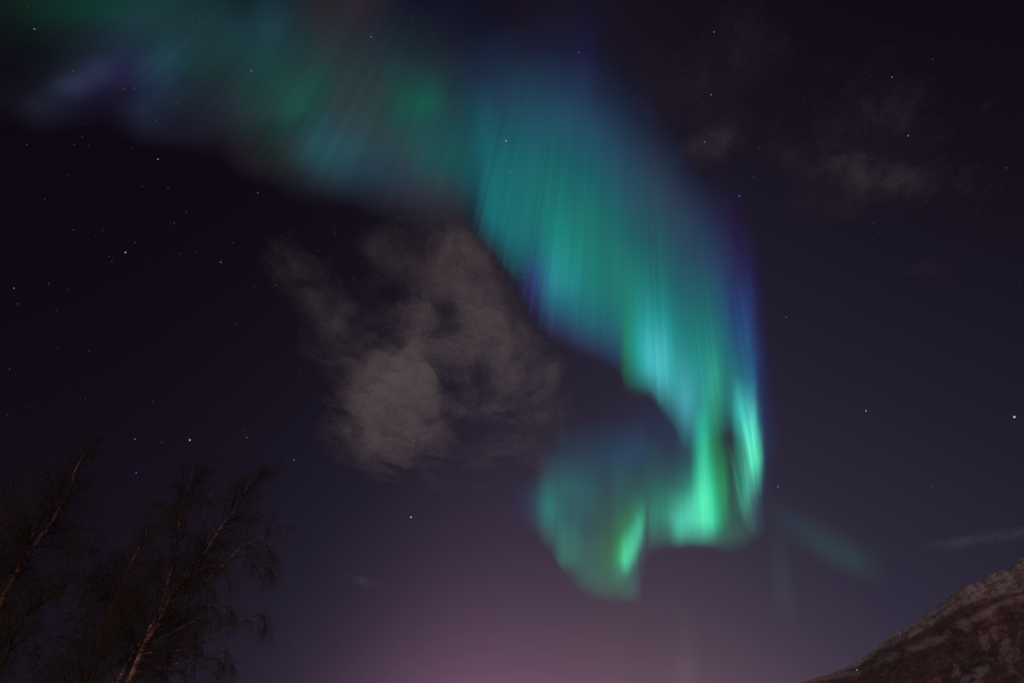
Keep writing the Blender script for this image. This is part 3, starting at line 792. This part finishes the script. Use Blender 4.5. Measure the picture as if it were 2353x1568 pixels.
# the faint blue and green band running out to the upper left; brown cloud is painted into its glow
def up_left(x, y):
    k = np.interp(x, [-950, -620, -200, 100, 480, 800, 1040, 1150], [2.3, 1.95, 1.5, 1.12, .68, .42, .22, .16])
    return x + (y + 220) * k, -220
ribbon("veil", [
 (-950, 285, []), (-620, 285, []), (-400, 285, []), (-220, 285, []), (-90, 286, [(280, N), (230, (15, 10, 21)), (0, (13, 22, 22)), (-60, (13, 22, 22))]),
 (20, 290, [(0, (14, 30, 26)), (40, (14, 25, 24)), (100, (13, 17, 21)), (160, (13, 11, 20)), (230, (19, 17, 27)), (262, (16, 12, 21)), (285, N)]),
 (100, 325, [(-60, (14, 44, 36)), (0, (14, 41, 33)), (30, (15, 40, 34)), (70, (15, 28, 27)), (120, (15, 18, 26)), (170, (18, 20, 28)), (215, (24, 26, 38)), (245, (29, 31, 45)), (275, (22, 22, 32)), (312, N)]),
 (170, 315, [(-60, (14, 50, 42)), (0, (14, 48, 40)), (30, (18, 46, 42)), (70, (20, 34, 36)), (120, (22, 28, 38)), (160, (26, 32, 46)), (190, (43, 49, 72)), (205, (41, 47, 70)), (230, (28, 28, 46)), (265, (20, 18, 30)), (300, N)]),
 (230, 308, [(-60, (15, 55, 46)), (0, (15, 54, 46)), (30, (20, 52, 50)), (70, (22, 40, 44)), (120, (26, 34, 50)), (150, (38, 46, 70)), (170, (43, 49, 74)), (190, (38, 38, 66)), (215, (28, 24, 47)), (250, (20, 16, 31)), (290, N)]),
 (285, 338, [(-60, (18, 54, 48)), (0, (18, 54, 50)), (40, (26, 54, 58)), (90, (28, 44, 56)), (130, (34, 42, 66)), (155, (36, 36, 67)), (185, (34, 30, 59)), (215, (26, 24, 42)), (260, (24, 24, 38)), (300, (16, 14, 24)), (322, N)]),
 (330, 352, [(-60, (22, 52, 52)), (0, (22, 54, 54)), (50, (28, 54, 60)), (100, (30, 48, 60)), (140, (34, 53, 71)), (175, (34, 46, 71)), (210, (30, 36, 58)), (250, (32, 41, 60)), (280, (28, 32, 48)), (310, (20, 20, 32)), (338, N)]),
 (380, 358, [(-60, (22, 52, 52)), (0, (22, 54, 54)), (50, (28, 56, 60)), (100, (30, 57, 67)), (130, (32, 64, 74)), (165, (32, 58, 74)), (195, (32, 50, 70)), (225, (30, 42, 58)), (260, (26, 30, 44)), (310, (24, 24, 36)), (342, N)]),
 (430, 368, [(-60, (22, 46, 46)), (0, (22, 50, 50)), (60, (28, 54, 58)), (110, (30, 57, 63)), (145, (28, 57, 61)), (180, (26, 42, 50)), (220, (28, 36, 46)), (270, (28, 28, 42)), (315, (24, 22, 34)), (352, N)]),
 (500, 386, [(-60, (20, 40, 42)), (0, (22, 46, 48)), (60, (28, 54, 60)), (110, (28, 54, 58)), (150, (28, 48, 50)), (200, (30, 42, 48)), (240, (32, 36, 46)), (290, (30, 32, 42)), (330, (22, 20, 30)), (370, N)]),
 (560, 424, [(-60, (18, 30, 36)), (0, (20, 36, 40)), (60, (26, 50, 58)), (120, (28, 56, 60)), (170, (28, 52, 56)), (215, (32, 54, 56)), (260, (36, 52, 58)), (300, (32, 40, 44)), (340, (32, 28, 36)), (380, (26, 22, 30)), (410, N)]),
 (620, 446, [(-60, (20, 34, 42)), (0, (24, 44, 52)), (60, (30, 58, 68)), (120, (28, 60, 62)), (170, (28, 65, 63)), (220, (30, 63, 63)), (260, (34, 58, 60)), (300, (28, 46, 46)), (350, (28, 36, 36)), (390, (30, 28, 32)), (432, N)]),
 (680, 486, [(-60, (26, 32, 40)), (0, (28, 38, 44)), (50, (30, 46, 54)), (100, (30, 54, 58)), (160, (32, 62, 62)), (210, (30, 72, 67)), (255, (30, 73, 65)), (290, (28, 60, 54)), (330, (38, 58, 66)), (360, (38, 54, 60)), (400, (30, 34, 40)), (440, (22, 18, 28)), (472, N)]),
 (740, 496, [(-60, (34, 32, 38)), (0, (38, 36, 42)), (50, (40, 42, 48)), (100, (38, 50, 54)), (150, (36, 58, 60)), (200, (32, 66, 62)), (240, (34, 64, 62)), (290, (36, 67, 75)), (330, (38, 76, 84)), (365, (36, 71, 79)), (410, (34, 48, 58)), (450, (22, 20, 30)), (482, N)]),
 (800, 490, [(-60, (38, 33, 41)), (0, (42, 36, 44)), (60, (40, 40, 48)), (120, (38, 48, 54)), (180, (40, 56, 58)), (240, (44, 58, 62)), (290, (44, 64, 70)), (340, (40, 73, 81)), (390, (36, 65, 75)), (430, (32, 42, 54)), (474, N)]),
 (860, 516, [(-60, (32, 30, 40)), (0, (36, 32, 42)), (60, (34, 36, 46)), (120, (34, 46, 54)), (180, (38, 54, 58)), (240, (42, 60, 62)), (300, (46, 66, 70)), (350, (42, 69, 79)), (400, (38, 59, 73)), (450, (34, 37, 49)), (502, N)]),
 (920, 536, [(-60, (20, 21, 35)), (0, (22, 24, 38)), (60, (24, 32, 44)), (120, (28, 44, 52)), (180, (32, 63, 63)), (240, (30, 78, 71)), (290, (34, 73, 73)), (340, (44, 68, 72)), (390, (42, 59, 73)), (440, (40, 48, 60)), (490, (30, 26, 36)), (522, N)]),
 (980, 545, [(-60, N), (0, (18, 18, 34)), (80, (26, 32, 44)), (140, (30, 44, 52)), (190, (30, 65, 65)), (240, (24, 87, 76)), (280, (32, 73, 73)), (330, (34, 77, 79)), (380, (36, 75, 79)), (430, (46, 56, 66)), (480, (40, 40, 48)), (532, N)]),
 (1040, 552, [(-60, (15, 13, 28)), (30, (20, 21, 38)), (100, (26, 28, 42)), (160, (30, 44, 56)), (210, (30, 54, 62)), (260, (32, 64, 70)), (310, (28, 73, 77)), (360, (28, 79, 79)), (400, (30, 73, 75)), (450, (44, 52, 62)), (490, (40, 38, 46)), (540, N)]),
 (1090, 552, [(-60, N), (0, (17, 17, 34)), (60, (19, 21, 38)), (120, (25, 30, 46)), (180, (28, 40, 56)), (250, (26, 58, 68)), (340, (26, 68, 75)), (420, (24, 54, 64)), (480, (25, 30, 42)), (540, N)]),
 (1150, 552, [(0, N), (80, (19, 20, 38)), (160, (20, 24, 42)), (300, N)]), (1200, 552, [])],
 up_left, amp=.17, freq=(60, 17), tl=.35, seed=17, bs=1.5, bt=1.5, m=140, top=.25, side=320, cols=True, per=14)

# faint patches low on the right
ribbon("veil", [(1735, 1190, []), (1775, 1225, [(1218, N), (1180, (48, 58, 70)), (1140, N)]), (1840, 1270, [(1262, N), (1212, (49, 66, 76)), (1160, N)]), (1910, 1310, [(1302, N), (1258, (50, 78, 79)), (1195, N)]),
                (1965, 1332, [(1324, N), (1290, (50, 80, 79)), (1225, N)]), (2005, 1345, [(1336, N), (1305, (47, 58, 68)), (1250, N)]), (2040, 1350, [])], lambda x, y: (x - 20, y - 180), amp=.08, freq=(50, 25), seed=23, bs=8, bt=10, gain=.62)
ribbon("ray", [(1778, 1440, []), (1812, 1440, [(1430, N), (1380, (66, 73, 79)), (1300, (60, 66, 76)), (1190, N)]), (1836, 1440, [])], lambda x, y: (x - 30, 1160), amp=.05, seed=29, bs=5, bt=9, gain=.42)
ribbon("ray", [(1545, 1660, []), (1578, 1660, [(1650, N), (1560, (108, 92, 102)), (1480, (88, 76, 86)), (1360, N)]), (1612, 1660, [])], lambda x, y: (x - 6, 1300), amp=.05, seed=31, bs=5, bt=9, gain=.38)
ribbon("ray", [(1300, 330, []), (1338, 330, [(320, N), (210, (34, 36, 66)), (130, (29, 22, 50)), (60, (24, 19, 44)), (-40, N)]), (1372, 330, [])], lambda x, y: (x + 4, -60), amp=.05, seed=41, bs=4, bt=6, gain=.55)

# ------------------------------------------------------------------ stars
STAR_R = 150000.0
def ico():
    import bmesh
    bm = bmesh.new(); bmesh.ops.create_icosphere(bm, subdivisions=1, radius=1.0)
    v = np.array([x.co[:] for x in bm.verts]); f = np.array([[q.index for q in p.verts] for p in bm.faces]); bm.free()
    return v, f
IV, IF = ico()
star_mats = {'blue': glow_mat("star_blue", (.22, .16, .95), .75), 'white': glow_mat("star_white", (.74, .62, 1.0), .78), 'warm': glow_mat("star_warm", (.8, .62, .5), .4), 'pale': glow_mat("star_pale", (.45, .42, .95), .45)}
STARS = [
 (436, 1010, 2.4, 'white', "bright blue white star above the middle birch crowns"),
 (944, 1187, 2.6, 'white', "bright violet white star alone below the big cloud"),
 (2330, 957, 2.7, 'white', "bright white star close to the right edge, above the mountain"),
 (1698, 450, 2.4, 'blue', "blue star just outside the upper right border of the aurora"),
 (1633, 218, 2.2, 'blue', "blue star in the dark sky between two others in a column, the middle one"),
 (1619, 326, 2.1, 'blue', "blue star in front of the faint arc of cloud by the aurora top"),
 (1640, 74, 1.9, 'blue', "blue star near the top edge, right of the aurora"),
 (2086, 312, 2.1, 'blue', "blue star among the dim clouds in the upper right"),
 (507, 602, 2.1, 'blue', "violet blue star left of the big cloud, in black sky"),
 (852, 85, 1.8, 'pale', "pale star in the brownish gap near the top edge"),
 (577, 163, 1.8, 'pale', "pale star inside the faint upper left aurora band"),
 (1162, 324, 2.0, 'white', "white star shining through the teal top of the aurora"),
 (1329, 121, 1.8, 'blue', "blue star on the purple ray above the aurora"),
 (1787, 1117, 2.1, 'blue', "blue star close right of the brightest aurora ray"),
 (1806, 728, 1.7, 'blue', "faint violet star right of the blue aurora border"),
 (675, 1056, 1.8, 'blue', "small blue star halfway between birch crown and big cloud"),
 (79, 67, 1.8, 'blue', "blue star in the upper left corner under the green veil"),
 (2049, 178, 1.6, 'pale', "slightly faint star above the dim upper right clouds"),
 (288, 580, 1.8, 'white', "white star in the black sky far left of the big cloud"),
 (363, 366, 1.8, 'warm', "cream star just below the upper left aurora band"),
 (592, 443, 1.6, 'blue', "small blue star at the lower edge of the aurora band"),
 (32, 662, 1.7, 'blue', "blue star at the far left edge, halfway up"),
 (1203, 637, 1.6, 'blue', "blue star at the lower left fringe of the teal curtain"),
 (1171, 394, 1.6, 'blue', "blue star inside the left part of the teal curtain"),
 (310, 1008, 1.5, 'warm', "small cream star above the left birch crowns"),
 (313, 1085, 1.6, 'blue', "small blue star in the gap between two birch crowns"),
 (1989, 943, 1.8, 'white', "white star in the empty sky midway to the right edge"),
 (567, 1004, 1.5, 'pale', "small double star above the right birch crown"),
]
for x, y, s, c, lab in STARS:
    dv = ray(x, y)
    dist = STAR_R
    r = s * .62 / FPX * dist
    me_name = "star"
    P = CAM + dv * dist
    o = mesh_obj("star", IV * r, IF, star_mats[c])
    o.location = P
    tag(o, lab, "star", "brighter stars in the night sky")
faint = [(284, 205), (171, 333), (428, 488), (381, 630), (251, 589), (236, 529), (41, 698), (131, 713), (112, 651), (585, 660), (635, 654), (831, 603), (770, 537), (534, 558), (449, 580), (414, 583), (310, 557), (169, 528), (154, 404), (62, 332), (359, 277),
         (308, 203), (168, 164), (189, 315), (103, 458), (257, 601), (1061, 323), (961, 277), (548, 228), (405, 237), (811, 640), (730, 577), (923, 529), (919, 500), (392, 515), (400, 512), (327, 428), (386, 432), (1380, 357), (1348, 585), (1280, 653), (1678, 793),
         (1699, 579), (1616, 239), (2143, 136), (1774, 111), (1850, 93), (1744, 341), (1730, 407), (1967, 405), (2006, 513), (2020, 535), (2312, 386), (1599, 507), (1372, 1050), (1371, 880), (1970, 840), (1450, 1185), (1371, 1394), (1618, 1375), (1145, 1360),
         (1751, 942), (1760, 1147), (894, 1316), (679, 1470), (371, 1015), (196, 915), (205, 806), (22, 848), (352, 922), (559, 990), (780, 1192), (1160, 1085), (900, 1080), (1230, 700), (543, 745), (700, 706), (688, 849), (694, 1020), (2142, 1115), (1939, 1395)]
rs = np.random.default_rng(4)
SV, SF = [], []
k = 0
def add_star(x, y, s):
    global k
    P = CAM + ray(x, y) * STAR_R
    SV.append(IV * (s / FPX * STAR_R) + P); SF.append(IF + k * len(IV)); k += 1
for x, y in faint:
    add_star(x, y, rs.uniform(.45, .72))
for _ in range(170):
    x, y = rs.uniform(-250, 2600), rs.uniform(-200, 1500)
    add_star(x, y, rs.uniform(.25, .45))
fs = mesh_obj("faint_stars", np.concatenate(SV), np.concatenate(SF), glow_mat("star_faint", (.42, .38, .72), .30))
tag(fs, "scatter of very faint stars over the whole night sky", "stars", kind='stuff')

# ------------------------------------------------------------------ clouds: closed bodies of fog, lit by the low light
CZ = 2600.0
def cloud_mat(name, dens, col):
    m, n, l = new_mat(name)
    p = nd(n, 'ShaderNodeVolumePrincipled')
    p.inputs['Color'].default_value = (*col, 1)
    p.inputs['Density'].default_value = dens
    p.inputs['Anisotropy'].default_value = .0
    o = nd(n, 'ShaderNodeOutputMaterial'); l.new(p.outputs[0], o.inputs['Volume'])
    return m

def deck_box(px0, px1, py0, py1):
    xs, ys = np.meshgrid(np.linspace(px0, px1, 12), np.linspace(py0, py1, 12))
    d = ray(xs.ravel(), ys.ravel()); q = CAM + d * ((CZ - CAM[2]) / d[:, 2])[:, None]
    return q[:, 0].min(), q[:, 0].max(), q[:, 1].min(), q[:, 1].max()

def cloud(name, box, step, blobs, thick, mat, fscale, lo, hi, seed):
    x0, x1, y0, y1 = box
    nx, ny = int((x1 - x0) / step) + 1, int((y1 - y0) / step) + 1
    gx, gy = np.meshgrid(x0 + np.arange(nx) * step, y0 + np.arange(ny) * step, indexing='xy')
    P = np.stack([gx, gy, np.full_like(gx, CZ)], -1)
    px, py = to_px(P)
    E = np.zeros_like(px); H = np.zeros_like(px)
    for bx, by, rx, ry, ang, amt in blobs:
        a = math.radians(ang); ca, sa = math.cos(a), math.sin(a)
        u = ((px - bx) * ca + (py - by) * sa) / rx; v = (-(px - bx) * sa + (py - by) * ca) / ry
        g = np.exp(-(u * u + v * v) ** 1.25)
        if amt >= 0: E = E + amt * g
        else: H = H + amt * g
    E = np.clip(E + H, 0, 1.8)
    wx = (fbm(gx / fscale * .8 + seed, gy / fscale * .8, 3) - .5) * .7; wy = (fbm(gx / fscale * .8 + 50 + seed, gy / fscale * .8 + 7, 3) - .5) * .7
    n = fbm(gx / fscale + wx + seed * 3.3, gy / fscale * .8 + wy, 7, .64)
    n2 = fbm(gx / fscale * 5 + wx * 3 + seed, gy / fscale * 4 + wy * 3, 4, .6)
    C = np.clip(E - .02, 0, 2) * sstep(lo, hi, n + .25 * (E - .5)) * (.6 + .8 * sstep(.2, .8, n2))
    edge = np.minimum(np.minimum(gx - x0, x1 - gx), np.minimum(gy - y0, y1 - gy)) / (step * 6)
    C = C * np.clip(edge, 0, 1)
    lift = (fbm(gx / fscale * .7 + 90, gy / fscale * .7 + seed, 4) - .5) * thick * .6
    T = thick * C ** 1.25
    top = lift + T * .55 ; bot = lift - T * .45
    keep = C > .02
    T = np.where(keep, T + 2.5, 0)
    top = lift + T * .55 ; bot = lift - T * .45
    T0 = ~keep
    F = grid_faces(ny, nx)
    kf = keep.ravel()[F].any(1)
    F = F[kf]
    top = np.where(T0, lift, top).ravel(); bot = np.where(T0, lift, bot).ravel()
    G = np.stack([gx.ravel(), gy.ravel()], -1)
    used = np.unique(F)
    inner = keep.ravel()
    mt = np.full(nx * ny, -1); mt[used] = np.arange(len(used))
    mb = mt.copy()
    ins = used[inner[used]]
    mb[ins] = len(used) + np.arange(len(ins))
    V = np.concatenate([np.c_[G[used], CZ + top[used]], np.c_[G[ins], CZ + bot[ins]]])
    ctr = np.array([V[:, 0].mean(), V[:, 1].mean(), CZ])
    FF = np.concatenate([mt[F][:, ::-1], mb[F]])
    o = mesh_obj(name, V, FF, mat, origin=ctr, smooth=True)
    o.location = ctr
    return o

cm = cloud_mat("cloud_fog", .0034, (.875, .95, .955))
cthin = cloud_mat("thin_cloud_fog", .0030, (.85, .945, .95))
main_blobs = [(965, 850, 170, 140, 0, .5), (962, 830, 75, 90, 0, .4), (958, 740, 45, 80, 0, .4), (868, 890, 85, 95, 0, .35), (890, 985, 115, 80, 10, .62), (1085, 680, 80, 150, -14, .62), (1130, 790, 110, 80, 35, .42),
              (1050, 575, 70, 60, 0, .42), (920, 640, 130, 80, 20, .26), (640, 590, 110, 75, 25, .2), (740, 680, 130, 60, 42, .22), (1225, 900, 80, 110, -10, .34), (1276, 850, 26, 36, 0, .4), (1120, 920, 110, 90, 25, .32),
              (880, 550, 120, 50, 0, .22), (970, 1060, 170, 50, 12, .22), (1170, 1060, 130, 55, 10, .18), (790, 780, 90, 90, 30, .15),
              (913, 674, 45, 26, 0, -.3), (1032, 712, 34, 34, 0, -.5), (1072, 985, 50, 28, 30, -.3), (856, 790, 26, 16, 0, -.3)]
cl = cloud("cloud", deck_box(500, 1350, 450, 1140), 14.0, main_blobs, 200.0, cm, 600.0, .22, .72, 3)
tag(cl, "large broken grey night cloud, densest at its lower left, beside the aurora", "cloud")
up_blobs = [(1940, 390, 170, 50, 12, .46), (2110, 420, 170, 50, 12, .46), (2240, 430, 60, 60, -40, .34), (1985, 280, 170, 60, -30, .3), (1700, 90, 75, 80, 0, .26), (1840, 150, 150, 70, 20, .28), (1560, 190, 110, 90, 0, .27),
            (1575, 370, 110, 34, -28, .42), (1480, 440, 80, 50, -30, .32), (1660, 335, 80, 36, 5, .32), (2120, 290, 130, 60, 10, .28), (2320, 240, 100, 120, 0, .26), (1800, 320, 160, 70, 0, .24), (1930, 470, 160, 40, 10, .22), (1425, 572, 30, 16, -20, .4), (2030, 180, 120, 70, 0, .2), (2120, 640, 90, 40, -20, .1)]
c2 = cloud("clouds", deck_box(1360, 2420, -60, 620), 13.0, up_blobs, 85.0, cthin, 400.0, .24, .70, 8)
tag(c2, "dim thin brown clouds scattered over the upper right sky", "clouds", kind='stuff')
c3 = cloud("cloud", deck_box(690, 960, 1280, 1390), 22.0, [(800, 1328, 60, 12, 12, .5), (860, 1342, 50, 8, 8, .4)], 60.0, cthin, 520.0, .25, .7, 12)
tag(c3, "faint thin streak of cloud low between the birches and the pink glow", "cloud")
c4 = cloud("cloud", deck_box(2100, 2420, 1190, 1290), 22.0, [(2200, 1245, 70, 12, -6, .45), (2310, 1228, 70, 14, -10, .5)], 42.0, cthin, 520.0, .22, .7, 15)
tag(c4, "faint thin streak of cloud just above the mountain crest", "cloud")
